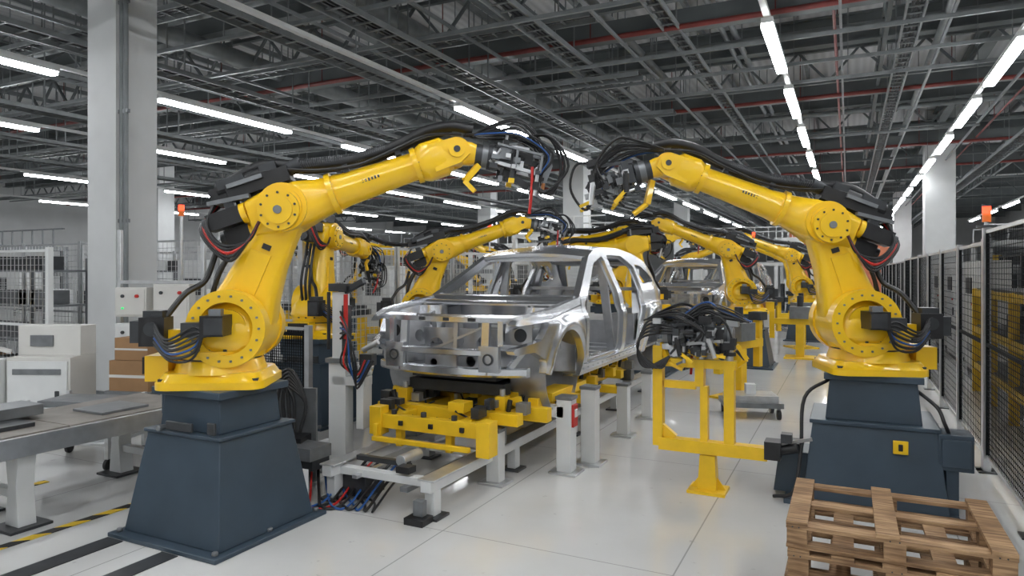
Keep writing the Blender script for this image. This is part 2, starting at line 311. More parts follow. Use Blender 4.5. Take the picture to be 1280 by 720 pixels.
    for i in range(44):
        t=i/43; x=.16+t*(xe-.42-.16); z=.283-(.283-.185)*min(1,(x-.15)/.45)
        b.cyl((x,-.025,z),(x+.008,-.026,z),.045,DGR,n=10)
    b.tube([(-.35,.08,.28),(-.0,.07,.30),(.3,.06,.21),(.7,.06,.15),(xe-.2,.07,.18),(xe+.1,.06,.18)],.022,BLK,8)
    b.tube([(-.3,-.1,.28),(.0,-.09,.29),(.3,-.08,.19),(.6,-.09,.13),(xe-.35,-.09,.15),(xe-.1,-.1,.17),(xe+.15,-.1,.1)],.012,BLK,6)
    for x in(.5,.9): b.box((x,-.02,.14),(.04,.09,.06),DGR)
    for k in range(5):
        b.tube([(-.45,-.1+.04*k,.2),(-.54-.02*k,-.16+.02*k,.05),(-.48,-.2,-.12-.03*k),(-.30,-.22,-.16),(-.18,-.2,-.05)],.012,RED if k==2 else BLK,6)
    b.pop()
    wx=ex+(xe+.08)*math.cos(e); wz=ez+(xe+.08)*math.sin(e)
    b.push(T((wx,0,wz))@R(wrist,'Y'))
    b.cyl((0,-.085,0),(0,.085,0),.10,YEL,n=24); b.loft([[(x,y,z) for y,z in rr(w,h,.05)] for x,w,h in((-.02,.16,.18),(.10,.16,.17),(.14,.15,.15))],YEL); b.cyl((.14,0,0),(.19,0,0),.085,DGR,n=20)
    b.push(T((.19,0,0))@Matrix.Scale(ts,4))
    (weld_tool if tool=='weld' else jaw_tool)(b,seed)
    b.pop(); b.pop()
    return b.mesh(name)
def pedestal_mesh(name,h=1.01,flip=1):
    b=B()
    b.bb(-.52,.52,-.50,.50,0,.03,SLATE)
    b.frus((0,0),.03,.70,(.92,.84),(.70,.64),SLATE); b.bb(-.37,.37,-.34,.34,.70,.725,SLATE)
    b.frus((0,0),.725,h-.05,(.58,.54),(.54,.50),SLATE); b.bb(-.33,.33,-.31,.31,h-.05,h,SLATE)
    for x in(-.46,.46):
        for y in(-.45,0,.45): b.cyl((x,y,.03),(x,y,.055),.022,MGR,n=6)
    b.box((-.36,0,.86),(.16,.30,.16),SLATE); b.box((0,-.345,.77),(.25,.02,.06),DGR)
    b.cyl((-.2,-.36,.74),(-.2,-.30,.74),.02,MGR); b.box((.3,-.34,.78),(.07,.02,.08),DGR)
    return b.mesh(name)
PX=math.radians
rm1=robot_mesh('industrial_robot',PX(22.5),PX(19.5),PX(8),'weld',1,cap=1.24)
pm=pedestal_mesh('robot_pedestal')
place(rm1,'industrial_robot',(-4.0,3.45,1.01),PX(31),0,.97)
place(pm,'robot_pedestal',(-4.0,3.45,0),0,.006)
rm2=robot_mesh('industrial_robot_right',PX(17.5),PX(22),PX(14),'jaw',2,True,cap=1.30,L=.86,ts=.95)
place(rm2,'industrial_robot',(.14,6.15,1.01),PX(206-6),0,.95)
b=B()
b.bb(-.62,.55,-.5,.5,0,.04,SLATE); b.frus((0,0),.04,.62,(.98,.86),(.84,.70),SLATE); b.bb(-.44,.44,-.37,.37,.62,.65,SLATE)
b.frus((0,0),.65,.96,(.66,.58),(.60,.54),SLATE); b.bb(-.34,.34,-.31,.31,.96,1.01,SLATE)
b.frus((-.56,-.12),.04,.36,(.3,.4),(.22,.34),SLATE); b.box((-.58,-.1,.38),(.16,.22,.05),BLK)
b.bb(.42,.64,-.38,-.12,.36,.62,SLATE); b.bb(.44,.62,-.40,-.38,.39,.59,SLATE); b.bb(.47,.55,-.36,-.16,.0,.36,SLATE)
b.box((.18,-.40,.50),(.10,.015,.10),YEL2,R(0,'X').to_3x3()); b.box((.18,-.41,.50),(.03,.01,.05),BLK)
b.tube([(-.3,-.2,.95),(-.48,-.3,.8),(-.5,-.42,.4),(-.55,-.5,.1),(-.7,-.45,.03)],.015,BLK)
b.tube([(.3,-.2,.9),(.42,-.3,.8),(.46,-.36,.7),(.5,-.3,.6)],.014,BLK)
b.obj('robot_pedestal',(.17,6.2,0),0,.006)
rm3=robot_mesh('industrial_robot_far',PX(4),PX(-6),PX(40),'weld',3)
rm4=robot_mesh('industrial_robot_far_jaw',PX(24),PX(12),PX(30),'jaw',4)
def far_robot(me,x,y,yaw,ped=True,sc=1):
    place(me,'industrial_robot',(x,y,1.01),PX(yaw),0,sc)
    if ped: place(pm,'robot_pedestal',(x,y,0),0)
far_robot(rm3,-5.85,6.45,105,True,.92)
far_robot(rm1,-5.15,7.5,30,True,.84)
far_robot(rm2,-1.75,13.8,195)
far_robot(rm3,-3.3,12.1,200,True,.95)
far_robot(rm4,-5.3,12.0,10)
far_robot(rm1,-5.4,16.5,30)
far_robot(rm2,-1.0,19.6,190)
far_robot(rm3,-10.5,13,20); far_robot(rm2,-8.5,17,170); far_robot(rm1,-12.5,17.6,40); far_robot(rm2,-1.5,25,185); far_robot(rm1,-5.4,24,20)
far_robot(rm4,-15,12.9,30); far_robot(rm2,5.2,14,200); far_robot(rm1,5.0,22,30); far_robot(rm2,-14,25,190)
# ------------------------------------------------------------------ car body
def sdp(U,W,pts):
    d=np.full(U.shape,1e9); s=np.ones(U.shape); n=len(pts)
    for i in range(n):
        ax,ay=pts[i]; bx,by=pts[i-1]
        ex,ey=bx-ax,by-ay; wx,wy=U-ax,W-ay
        t=np.clip((wx*ex+wy*ey)/(ex*ex+ey*ey+1e-12),0,1); dx,dy=wx-ex*t,wy-ey*t
        d=np.minimum(d,dx*dx+dy*dy)
        c1=W>=ay; c2=W<by; c3=ex*wy>ey*wx
        s=np.where((c1&c2&c3)|(~c1&~c2&~c3),-s,s)
    return s*np.sqrt(d)
def circ(U,W,c,r): return np.hypot(U-c[0],W-c[1])-r
def panel(b,u0,u1,w0,w1,res,F,mp,off,m):
    nu=int((u1-u0)/res)+2; nw=int((w1-w0)/res)+2
    us=np.linspace(u0,u1,nu); ws=np.linspace(w0,w1,nw); U,W=np.meshgrid(us,ws,indexing='ij'); f=F(U,W)
    key={}; P=[]; faces=[]
    def vid(k,p):
        if k not in key: key[k]=len(P); P.append(p)
        return key[k]
    for i in range(nu-1):
        for j in range(nw-1):
            cs=[(i,j),(i+1,j),(i+1,j+1),(i,j+1)]; fv=[f[c] for c in cs]
            if min(fv)>=0: continue
            poly=[]
            for k in range(4):
                c,d=cs[k],cs[(k+1)%4]; fc,fd=fv[k],fv[(k+1)%4]
                if fc<0: poly.append(vid(c,(us[c[0]],ws[c[1]])))
                if (fc<0)!=(fd<0):
                    lo,hi=(c,d) if c<d else (d,c); fl,fh=f[lo],f[hi]; t=fl/(fl-fh)
                    poly.append(vid((lo,hi),(us[lo[0]]+(us[hi[0]]-us[lo[0]])*t,ws[lo[1]]+(ws[hi[1]]-ws[lo[1]])*t)))
            if len(poly)>=3: faces.append(tuple(poly))
    n=len(P); vs=[mp(p[0],p[1],0) for p in P]+[mp(p[0],p[1],off) for p in P]
    cnt={}
    for q in faces:
        for k in range(len(q)):
            a_,b_=q[k],q[(k+1)%len(q)]; kk=(min(a_,b_),max(a_,b_)); cnt[kk]=cnt.get(kk,0)+1
    fs=list(faces)+[tuple(i+n for i in reversed(q)) for q in faces]+[(a_,b_,b_+n,a_+n) for (a_,b_),c in cnt.items() if c==1]
    b.add(vs,fs,m)
TU=[0,.10,.35,.8,1.25,1.35,2.05,2.3,2.7,3.2,3.8,4.25,4.55,4.78,4.9]; TW=[.55,.61,.67,.72,.77,.82,1.2,1.27,1.31,1.315,1.26,1.16,.98,.80,.6]
TOP=list(zip(TU,TW))
def top(u): return float(np.interp(u,TU,TW))
def hw(u,w):
    h=.905
    if w<.2: h-=.05*((.2-w)/.2)
    h-=.030/(1+math.exp(-(w-.60)/.014))
    if w>.62: h-=.03*min(1,(w-.62)/.16)
    if w<.5: h-=.035*((.5-w)/.5)
    if w>.78: h-=.23*(w-.78)/.52
    if u<.7: h-=.20*((.7-u)/.7)**2.2
    if u>4.1: h-=.16*((u-4.1)/.8)**2
    for cx in(.88,3.98):
        d=math.hypot(u-cx,w-.16); h+=.035*math.exp(-((d-.39)/.05)**2)
    return h
SIDE=[(.12,.24),(.02,.42),(.03,.55)]+TOP[1:]+[(4.9,.3),(4.8,.18),(4.4,.12),(3.6,0),(1.25,0),(.5,.12)]
HOLES=[[(1.50,.15),(1.44,.68),(2.13,1.07),(2.47,1.15),(2.51,.15)],[(2.74,.15),(2.72,1.17),(3.25,1.17),(3.55,1.06),(3.50,.62),(3.38,.42),(3.32,.15)]]
def side_F(U,W):
    f=sdp(U,W,SIDE)
    holes=[circ(U,W,(.88,.12),.37),circ(U,W,(3.98,.13),.38),
     sdp(U,W,HOLES[0])-.05, sdp(U,W,HOLES[1])-.05,
     sdp(U,W,[(3.74,.90),(3.72,1.09),(3.95,1.07),(4.28,.92)])-.03,
     sdp(U,W,[(-.2,.34),(-.2,.54),(.44,.585),(.34,.44)])-.008,
     sdp(U,W,[(-.2,.0),(-.2,.30),(.26,.34),(.42,.26),(.46,.0)]),
     sdp(U,W,[(4.70,.5),(4.66,.72),(4.84,.66),(4.88,.5)])-.01]
    for c,r in(((1.30,.55),.02),((1.30,.3),.02),((2.62,.62),.02),((2.62,.35),.02),((2.62,.9),.018),((1.34,.12),.016),((2.0,.05),.02),((3.0,.05),.02)): holes.append(circ(U,W,c,r))
    for h in holes: f=np.maximum(f,-h)
    return f
def flange_F(U,W):
    f=None
    for H in HOLES:
        d=sdp(U,W,H)-.05; g=np.maximum(d,-(d+.035)); f=g if f is None else np.minimum(f,g)
    return f
def car_mesh():
    b=B()
    def seam(s,pts,w=.010):
        P=[]
        for (a0,b0),(a1,b1) in zip(pts[:-1],pts[1:]):
            for k in range(8): P.append((a0+(a1-a0)*k/8,b0+(b1-b0)*k/8))
        P.append(pts[-1]); vs=[]
        for i,(u,v) in enumerate(P):
            q=P[min(i+1,len(P)-1)]; p=P[max(i-1,0)]; dx,dy=q[0]-p[0],q[1]-p[1]; l=math.hypot(dx,dy)+1e-9; nx,ny=-dy/l*w/2,dx/l*w/2
            for sg in(-1,1): vs.append((u+sg*nx,s*(hw(u+sg*nx,v+sg*ny)+.0025),v+sg*ny))
        b.add(vs,[(2*i,2*i+1,2*i+3,2*i+2) for i in range(len(P)-1)],DGR)
    for s in(-1,1):
        panel(b,-.02,4.94,-.03,1.34,.022,side_F,lambda u,w,o,s=s:(u,s*(hw(u,w)-o),w),.07,SIL)
        panel(b,1.3,3.7,.05,1.30,.02,flange_F,lambda u,w,o,s=s:(u,s*(hw(u,w)-.055-o),w),.008,SIL2)
        seam(s,[(1.33,.10),(1.34,.45),(1.27,.66),(1.30,.765)]); seam(s,[(1.25,.115),(2.2,.09),(3.45,.10)],.007); seam(s,[(.50,.61),(.9,.66),(1.28,.70)],.007)
        seam(s,[(3.62,.60),(4.2,.62),(4.66,.58)],.008); seam(s,[(4.32,1.10),(4.5,.95),(4.66,.80)],.008)
        for k in range(14):
            u=1.4+.15*k; b.cyl((u,s*(hw(u,.06)+.001),.06),(u,s*(hw(u,.06)+.004),.06),.008,MGR,n=8)
        b.bb(1.25,3.6,s*.68,s*.83,.0,.13,SIL)
        for cx,rad in((.88,.40),(3.98,.41)):
            b.ring((cx,s*.50,.12),(cx,s*.83,.12),rad+.01,rad-.0,SIL2,24,0,2*pi)
            b.cyl((cx,s*.48,.12),(cx,s*.50,.12),rad,SIL2,n=24)
            b.ring((cx,s*.51,.12),(cx,s*.53,.12),.26,.23,SIL,24)
            b.cyl((cx,s*.53,.12),(cx,s*.60,.12),.10,DGR,n=18); b.bar((cx+.05,s*.55,.15),(cx+.1,s*.58,.44),.05,.05,DGR)
        b.cyl((.9,s*.60,.3),(.9,s*.60,.69),.19,SIL,.15,24); b.cyl((.9,s*.60,.69),(.9,s*.60,.70),.07,DGR,n=16)
        for t in range(3): b.cyl((.9+.11*math.cos(t*2.1),s*.6+.11*math.sin(t*2.1),.69),(.9+.11*math.cos(t*2.1),s*.6+.11*math.sin(t*2.1),.70),.014,DGR,n=8)
        b.bar((.12,s*.48,.28),(1.3,s*.44,.22),.12,.15,SIL)
        b.bar((.12,s*.48,.28),(.07,s*.48,.28),.19,.22,SIL); b.ring((.06,s*.48,.28),(.07,s*.48,.28),.05,.035,DGR,16)
        b.add([(u,s*v,top(u)-.02+dz) for u in(.15,.5,.9,1.3) for v,dz in((hw(u,top(u))-.02,0),(hw(u,top(u))-.15,-.01),(hw(u,top(u))-.16,-.10))],[(3*i+j,3*i+j+1,3*i+j+4,3*i+j+3) for i in range(3) for j in range(2)],SIL)
        def apF(U,W):
            f=sdp(U,W,[(.22,.16),(.22,.58),(1.26,.68),(1.26,.12)])
            for c,r in(((.42,.42),.06),((.62,.50),.035),((1.12,.45),.05),((.40,.25),.03),((.62,.30),.05)): f=np.maximum(f,-circ(U,W,c,r))
            return f
        panel(b,.2,1.28,.1,.7,.03,apF,lambda u,w,o,s=s:(u,s*(.46+.12*max(0,(w-.3))+.03*math.sin(u*9)-o),w),.02,SIL2)
        b.bar((1.2,s*.5,.2),(1.3,s*.5,.05),.12,.12,SIL2); b.bar((1.3,s*.42,-.02),(3.5,s*.5,-.02),.10,.08,SIL2); b.bar((3.5,s*.5,-.02),(4.8,s*.5,.16),.10,.1,SIL2)
        b.bar((2.62,s*.74,.1),(2.62,s*.60,1.22),.09,.05,SIL2)
        b.bb(3.3,3.5,s*.50,s*.80,.1,.5,SIL2)
        b.box((.34,s*.64,.46),(.02,.26,.22),SIL2); b.cyl((.325,s*.66,.47),(.33,s*.66,.47),.06,DGR,n=16); b.bar((.16,s*.56,.36),(.16,s*.56,.60),.05,.04,SIL); b.bar((.16,s*.56,.38),(.30,s*.76,.36),.05,.05,SIL)
        b.bar((.16,s*.56,.60),(.30,s*.78,.62),.05,.04,SIL); b.bar((.20,s*.62,.20),(.34,s*.70,.36),.04,.05,SIL)
        b.box((1.42,s*.85,.55),(.04,.03,.10),MGR); b.box((1.42,s*.85,.3),(.04,.03,.08),MGR); b.box((2.68,s*.84,.55),(.04,.03,.08),MGR)
        b.bar((1.36,s*.70,.70),(1.36,s*.78,.1),.05,.12,SIL2)
    def roofF(U,W): return sdp(U,W,[(2.03,-1),(4.28,-1),(4.28,1),(2.03,1)])
    def roofM(u,t,o):
        z=top(u); return (u-.08*(1-t*t)*(1 if u<3 else -1)*(abs(u-3.15)/1.1)**2,t*(hw(u,z)-.005),z-.006+.045*(1-t*t)-o)
    panel(b,2.03,4.28,-1,1,.06,roofF,roofM,.035,SIL)
    for u in(2.35,2.75,3.15,3.6,4.1): b.bar((u,-.60,top(u)-.05),(u,.60,top(u)-.05),.07,.04,SIL2)
    b.bar((2.1,-.64,1.17),(2.1,.64,1.17),.10,.06,SIL)
    def loftbar(pts,vs,m,x0,k): b.loft([[(x0+k*(abs(v)/.8)**2.2+x,v,w) for x,w in pts] for v in vs],m)
    V9=(-.76,-.6,-.4,-.2,0,.2,.4,.6,.76)
    loftbar([(-.03,.585),(-.03,.63),(.07,.645),(.08,.585)],V9,SIL,.12,.16)
    loftbar([(0,.20),(-.02,.19),(-.02,.14),(0,.12),(.05,.12),(.05,.20)],V9,SIL,.06,.22)
    loftbar([(0,.36),(-.02,.35),(-.02,.31),(0,.30),(.03,.30),(.03,.36)],(-.52,-.3,0,.3,.52),SIL,.05,.16)
    for v in(-.42,.42): b.bar((.12,v,.14),(.16,v,.6),.07,.04,SIL)
    for v in(-.12,): b.bar((.13,v,.14),(.16,v,.6),.04,.03,SIL2)
    b.bar((.16,-.42,.56),(.14,.10,.34),.03,.02,SIL2)
    for v in(-.3,-.05,.2): b.box((.115,v,.61),(.05,.06,.03),DGR)
    def bulk(V,W):
        f=sdp(V,W,[(-.46,.08),(-.46,.50),(.46,.50),(.46,.08)])
        for c,r in(((-.25,.36),.09),((.05,.38),.07),((.28,.33),.08),((-.1,.2),.05),((.3,.17),.04),((-.36,.17),.04)): f=np.maximum(f,-circ(V,W,c,r))
        return f
    panel(b,-.48,.48,.06,.52,.03,bulk,lambda v,w,o:(.46+.02*math.sin(v*16)+o,v,w),.02,SIL2)
    def wallF(V,W):
        f=sdp(V,W,[(-.82,.05),(-.82,.72),(.82,.72),(.82,.05)])
        for c,r in(((-.35,.5),.06),((.1,.55),.045),((.3,.35),.08),((-.05,.3),.05),((-.5,.3),.05),((.5,.6),.04)): f=np.maximum(f,-circ(V,W,c,r))
        return f
    panel(b,-.84,.84,.03,.74,.04,wallF,lambda v,w,o:(1.20+.03*math.sin(v*14)+o,v,w),.03,SIL2)
    panel(b,-.82,.82,0,1,.06,lambda V,W: np.maximum(np.abs(V)-.80,np.abs(W-.5)-.48),lambda v,w,o:(.98+.42*w-.12*(1-(v/.82)**2),v,.71+.09*w+.012*math.sin(w*12)-o),.02,SIL)
    b.bar((1.5,-.78,.66),(1.5,.78,.66),.09,.09,SIL2)
    b.box((.80,0,.30),(.6,.84,.03),SIL2); b.bb(.3,1.2,-.44,.44,.06,.1,DGR)
    for x,y,w,d,h in((.8,.2,.3,.2,.25),(.8,-.2,.25,.25,.2),(1.05,0,.15,.5,.3)): b.box((x,y,.40),(w,d,h),SIL2)
    b.bar((.4,-.5,-.02),(.4,.5,-.02),.12,.1,DGR); b.bar((.9,-.6,-.04),(.9,.6,-.04),.1,.1,DGR); b.bar((.4,-.4,-.02),(1.2,-.4,-.03),.1,.1,DGR); b.bar((.4,.4,-.02),(1.2,.4,-.03),.1,.1,DGR)
    b.bb(1.24,4.75,-.82,.82,.03,.06,SIL2); b.loft([[(u,y,z) for y,z in((-.16,.05),(-.11,.24),(.11,.24),(.16,.05))] for u in(1.25,3.4)],SIL2)
    for u in(1.9,2.3,2.7,3.1): b.bb(u,u+.1,-.76,.76,.06,.13,SIL2)
    for u in(1.6,2.1,2.5,2.9):
        for v in(-.5,.5): b.bb(u,u+.25,v-.1,v+.1,.06,.085,SIL)
    b.bb(3.4,3.46,-.8,.8,.06,.40,SIL2); b.bb(3.46,4.7,-.6,.6,.36,.40,SIL2)
    b.bar((3.7,-.78,.8),(3.7,.78,.8),.16,.04,SIL2)
    for s in(-1,1): b.bar((3.6,s*.75,.4),(3.8,s*.68,1.05),.10,.06,SIL2); b.bar((4.78,s*.70,.75),(4.30,s*.56,1.12),.09,.06,SIL)
    panel(b,-.8,.8,.12,.8,.05,lambda V,W:np.maximum(sdp(V,W,[(-.78,.14),(-.78,.78),(.78,.78),(.78,.14)]),-(sdp(V,W,[(-.5,.42),(-.5,.8),(.5,.8),(.5,.42)])-.03)),lambda v,w,o:(4.84-.10*(v/.8)**2-o,v,w),.04,SIL)
    b.bar((4.30,-.56,1.13),(4.30,.56,1.13),.10,.05,SIL)
    return b.mesh('car_body')
cm=car_mesh()
def car(x,y): place(cm,'car_body',(x,y,.78),pi/2)
car(-3.2,5.0); car(-3.2,13.6); car(-3.2,20.5); car(-10.3,30.5)
# ------------------------------------------------------------------ fixture under the car
def fixture_mesh():
    b=B(); rd=random.Random(5)
    for x in(-.46,.46):
        b.bb(x-.045,x+.045,-.85,5.4,.20,.28,WHT); b.bb(x-.07,x+.07,-.85,5.4,.28,.295,ALU)
        for y in(-.75,.6,2.1,3.6,5.1): b.bb(x-.04,x+.04,y-.05,y+.05,.02,.20,WHT); b.bb(x-.09,x+.09,y-.09,y+.09,0,.02,DGR)
    for y in(-.7,.2,1.4,2.6,3.8,5.0): b.bb(-.46,.46,y-.04,y+.04,.20,.26,WHT)
    b.bb(.20,.27,-.8,5.0,.16,.2,MGR); b.bb(-.25,-.2,-.8,5.0,.2,.23,ALU)
    for x in(-.42,.42): b.bb(x-.06,x+.06,-.1,4.6,.46,.56,YEL2)
    for y in(.2,.9,1.9,3.1,4.2): b.bb(-.72,.72,y-.06,y+.06,.50,.60,YEL2)
    for y in(.3,1.5,2.9,4.3):
        for x in(-.42,.42): b.bb(x-.08,x+.08,y-.08,y+.08,.295,.47,MGR)
    b.bb(-.40,.56,-.22,-.14,.46,.58,YEL2); b.bb(-.52,-.40,-.24,-.12,.40,.64,YEL2); b.bb(.54,.66,-.25,-.10,.32,.60,YEL2)
    b.bb(-.38,-.28,-.14,.3,.50,.57,YEL2); b.bb(.30,.40,-.14,.3,.50,.57,YEL2); b.bb(-.3,-.24,-.16,-.1,.30,.46,YEL2); b.bb(.2,.26,-.16,-.1,.30,.46,YEL2)
    b.bb(-.45,.5,-.30,-.26,.36,.40,YEL2); b.bb(-.45,-.41,-.28,-.2,.36,.5,YEL2)
    for x in(-.3,0,.3): b.cyl((x,-.18,.58),(x,-.18,.62),.025,DGR); b.box((x+.1,-.23,.52),(.04,.02,.04),BLK)
    for y in(.30,.55,1.35,2.0,2.7,3.4,4.1,4.5):
        for s in(-1,1):
            x=s*rd.choice([.44,.5,.52]); b.bb(x-.05,x+.05,y-.05,y+.05,.60,.72,YEL2); b.cyl((x,y,.72),(x,y,.78),.025,ALU)
            b.bar((x,y+.04,.66),(x+s*.16,y+.04,.70),.04,.05,YEL2); b.cyl((x+s*.08,y-.05,.60),(x+s*.1,y-.05,.70),.022,BLK)
            b.box((x+s*.2,y,.63),(.10,.10,.10),rd.choice([YEL2,DGR,MGR])); b.box((x-s*.12,y+.02,.64),(.08,.08,.08),rd.choice([DGR,BLK,ALU]))
    for k in range(56):
        x=rd.uniform(-.65,.65); y=rd.uniform(-.05,4.6); b.box((x,y,rd.uniform(.56,.68)),(rd.uniform(.04,.16),rd.uniform(.05,.16),rd.uniform(.05,.10)),rd.choice([YEL2,DGR,DGR,MGR,ALU,BLK]))
    for k in range(18):
        x=rd.uniform(-.6,.6); y=rd.uniform(-.1,2.5)
        b.tube([(x,y,.62),(x+rd.uniform(-.2,.2),y+.1,.50),(x+rd.uniform(-.3,.3),y+.25,.36),(x+rd.uniform(-.3,.3),y+.4,.60)],.010,BLU if k==4 else rd.choice([BLK,BLK,DGR]),6)
    for k in range(6): b.cyl((-.35+.13*k,.02,.42),(-.3+.13*k,.12,.5),.03,[DGR,ALU,BLK][k%3],n=12)
    for x,y,h,d in((.50,.17,.44,.06),(.93,.72,.66,.07),(1.02,1.10,.70,.07),(.98,2.3,.55,.06),(.98,3.3,.55,.06)):
        b.bb(x-d,x+d,y-d,y+d,.02,h,WHT); b.bb(x-d-.06,x+d+.06,y-d-.05,y+d+.05,0,.02,ALU); b.bb(x-d-.01,x+d+.01,y-d-.01,y+d+.01,h,h+.03,MGR)
    b.bb(.45,.93,.65,.75,.5,.6,WHT); b.bb(.5,1.0,1.05,1.15,.56,.64,YEL2); b.bb(.5,1.0,2.25,2.35,.46,.54,YEL2)
    b.box((1.01,.72,.52),(.02,.11,.20),RED); b.box((1.022,.72,.54),(.01,.06,.07),WHT); b.bb(.60,.88,.4,.5,.5,.62,YEL2); b.bb(.60,.80,.7,1.6,.62,.70,YEL2)
    b.bb(-.45,-.2,-.7,-.45,.02,.2,DGR); b.cyl((.1,-.65,.34),(.1,-.40,.34),.045,ALU); b.box((-.1,-.6,.31),(.5,.05,.04),DGR)
    b.box((.2,-.72,.31),(.12,.10,.05),BLK); b.bb(.36,.52,-.98,-.84,0,.05,BLK); b.bb(.40,.48,-.92,-.86,.05,.16,MGR)
    return b.mesh('body_assembly_fixture')
fm=fixture_mesh()
for y in(5.0,13.6,20.5): place(fm,'body_assembly_fixture',(-3.2,y,0),0,.004 if y==5 else 0)
place(fm,'body_assembly_fixture',(-10.3,30.5,0))
b=B()
b.bb(-4.35,-3.75,3.97,4.05,.20,.27,WHT); b.bb(-4.3,-4.22,3.97,4.9,.20,.27,WHT); b.bb(-4.3,-4.22,3.97,4.05,0,.2,WHT); b.bb(-3.83,-3.75,3.97,4.05,0,.2,WHT); b.bb(-4.3,-4.22,4.8,4.9,0,.2,WHT)
for k in range(9):
    x=-4.15+.06*k
    b.tube([(x,4.4,.22),(x+.2,4.1+.03*k,.05),(x+.40,3.85+.05*k,.02),(x+.5,4.1,.02),(x+.45,4.4,.12),(x+.5,4.6,.25)],.009+.003*(k%2),[BLU,BLK,RED,BLK,BLU,BLK,BLU,BLK,BLK][k],6)
b.box((-4.0,4.3,.33),(.3,.25,.1),MGR); b.bb(-4.15,-3.85,4.2,4.4,.2,.28,DGR)
b.obj('pneumatic_hose_manifold')
b=B()
b.bb(-.085,.085,-.07,.07,.02,1.0,WHT); b.bb(-.18,.18,-.16,.16,0,.02,MGR); b.bb(-.06,.06,-.05,.05,1.0,1.62,WHT); b.bb(-.11,.11,-.09,.09,.98,1.02,MGR)
b.bb(-.05,.28,-.07,.07,.78,.86,WHT); b.bb(.20,.27,-.08,.08,.4,.86,WHT); b.bb(.06,.11,-.09,.0,1.05,1.5,DGR); b.cyl((.10,-.09,1.2),(.10,-.09,1.6),.02,RED); b.cyl((-.09,-.06,1.1),(-.09,-.06,1.62),.016,BLK)
b.box((0,0,1.66),(.18,.14,.07),DGR); b.bar((0,0,1.6),(.26,-.05,1.72),.05,.05,DGR)
for k in range(6): b.tube([(.05,-.1,1.45-.05*k),(.16,-.16,1.25),(.10+.03*k,-.18,1.0),(.24,-.14,.92-.03*k),(.28+.02*k,-.1,1.02)],.010,[BLK,RED,BLK,BLU,BLK,BLK][k],6)
b.box((.30,-.05,1.02),(.12,.10,.10),DGR); b.cyl((.25,-.05,1.1),(.4,-.05,1.18),.025,ALU)
b.obj('tooling_post',(-4.15,4.9,0),PX(10),.004)
b=B()
b.bb(-.16,.16,-.12,.12,.05,.42,BLK); b.bb(-.13,.13,-.13,-.12,.12,.36,DGR); b.box((.08,-.14,.3),(.05,.02,.05),LGRN)
for x in(-.12,.12): b.bb(x-.02,x+.02,-.1,.1,0,.05,MGR)
for k in range(6): b.tube([(-.1+.03*k,0,.40),(-.2+.05*k,0,.70),(0,0,.98-.03*k),(.15,0,.7),(.1,0,.44)],.015,BLK,6)
b.bb(-.2,.2,.1,.14,0,.8,MGR)
b.obj('hose_junction_box',(-4.25,4.35,0),PX(20))
# ------------------------------------------------------------------ yellow gripper stand
b=B()
b.bb(-.15,.15,-.13,.13,0,.025,YEL2); b.frus((0,0),.025,.30,(.15,.13),(.12,.11),YEL2)
for s in(-1,1): b.prism([(s*.07,.025),(s*.14,.025),(s*.07,.12)],-.01,.01,YEL2)
b.bb(-.40,.46,-.055,.055,.31,.41,YEL2); b.bb(-.45,-.37,-.05,.05,.34,1.18,YEL2); b.bb(-.38,.22,-.045,.045,1.01,1.08,YEL2)
b.bb(.13,.21,-.05,.05,.41,1.06,YEL2); b.bb(-.10,-.03,-.05,.05,.86,1.06,YEL2); b.bar((-.36,0,.86),(-.1,0,.86),.06,.06,YEL2)
b.bb(-.06,.0,-.04,.04,.41,.86,YEL2)
b.bar((-.41,0,.5),(-.28,0,.40),.05,.08,YEL2)
b.bb(.44,.56,-.08,.08,.33,.47,BLK); b.cyl((.56,0,.4),(.68,0,.43),.04,BLK); b.box((.6,0,.5),(.08,.1,.07),DGR); b.bar((.56,.0,.45),(.78,.04,.50),.025,.025,ALU)
for x in(-.41,-.06,.17): b.cyl((x,0,1.06),(x,0,1.2),.03,ALU); b.cyl((x,0,1.12),(x,0,1.15),.05,DGR)
b.push(T((-.36,-.02,1.28))@Matrix.Scale(.8,4)); jaw_tool(b,9); b.pop()
b.push(T((.20,0,1.28))@R(pi,'Z')@Matrix.Scale(.75,4)); weld_tool(b,11); b.pop()
rd=random.Random(12)
for k in range(30): b.box((rd.uniform(-.4,.25),rd.uniform(-.14,.1),rd.uniform(1.12,1.42)),(rd.uniform(.03,.10),.08,rd.uniform(.04,.09)),rd.choice([MGR,DGR,ALU,ALU,BLK]))
for k in range(5): b.tube([(-.2+.06*k,-.08,1.3),(-.45,-.14,1.4-.03*k),(-.56,-.12,1.15),(-.5+.03*k,-.1,1.0),(-.3,-.08,1.1)],.010,BLK,6)
b.obj('gripper_docking_stand',(-1.03,5.75,0),0,.003)
# ------------------------------------------------------------------ pallets
b=B(); rd=random.Random(3)
for k in range(4):
    z=k*.138; jx=rd.uniform(-.03,.03); jy=rd.uniform(-.02,.02)
    if k==3: jx=jy=0
    W,D=.96,.79
    def bd(x0,x1,y0,y1,z0,z1): b.bb(x0+jx,x1+jx,y0+jy,y1+jy,z+z0,z+z1,WOOD)
    for y in(0,D/2-.045,D-.09): bd(0,W,y,y+.09,.001,.019)
    for x in(0,W/2-.05,W-.10):
        for y in(0,D/2-.05,D-.10): bd(x+.003,x+.097,y+.003,y+.097,.019,.098)
    for y in(0,D/2-.045,D-.09): bd(0,W,y,y+.09,.098,.116)
    for x in((0,.40,W-.10) if k==3 else (0,.2,.42,.64,W-.10)): bd(x,x+.10,-.005,D+.005,.117,.136)
    for x in(.03,.06,W/2-.02,W/2+.02,W-.07,W-.04): b.cyl((x+jx,-.001+jy,z+.107),(x+jx,-.003+jy,z+.107),.004,DGR,n=6)
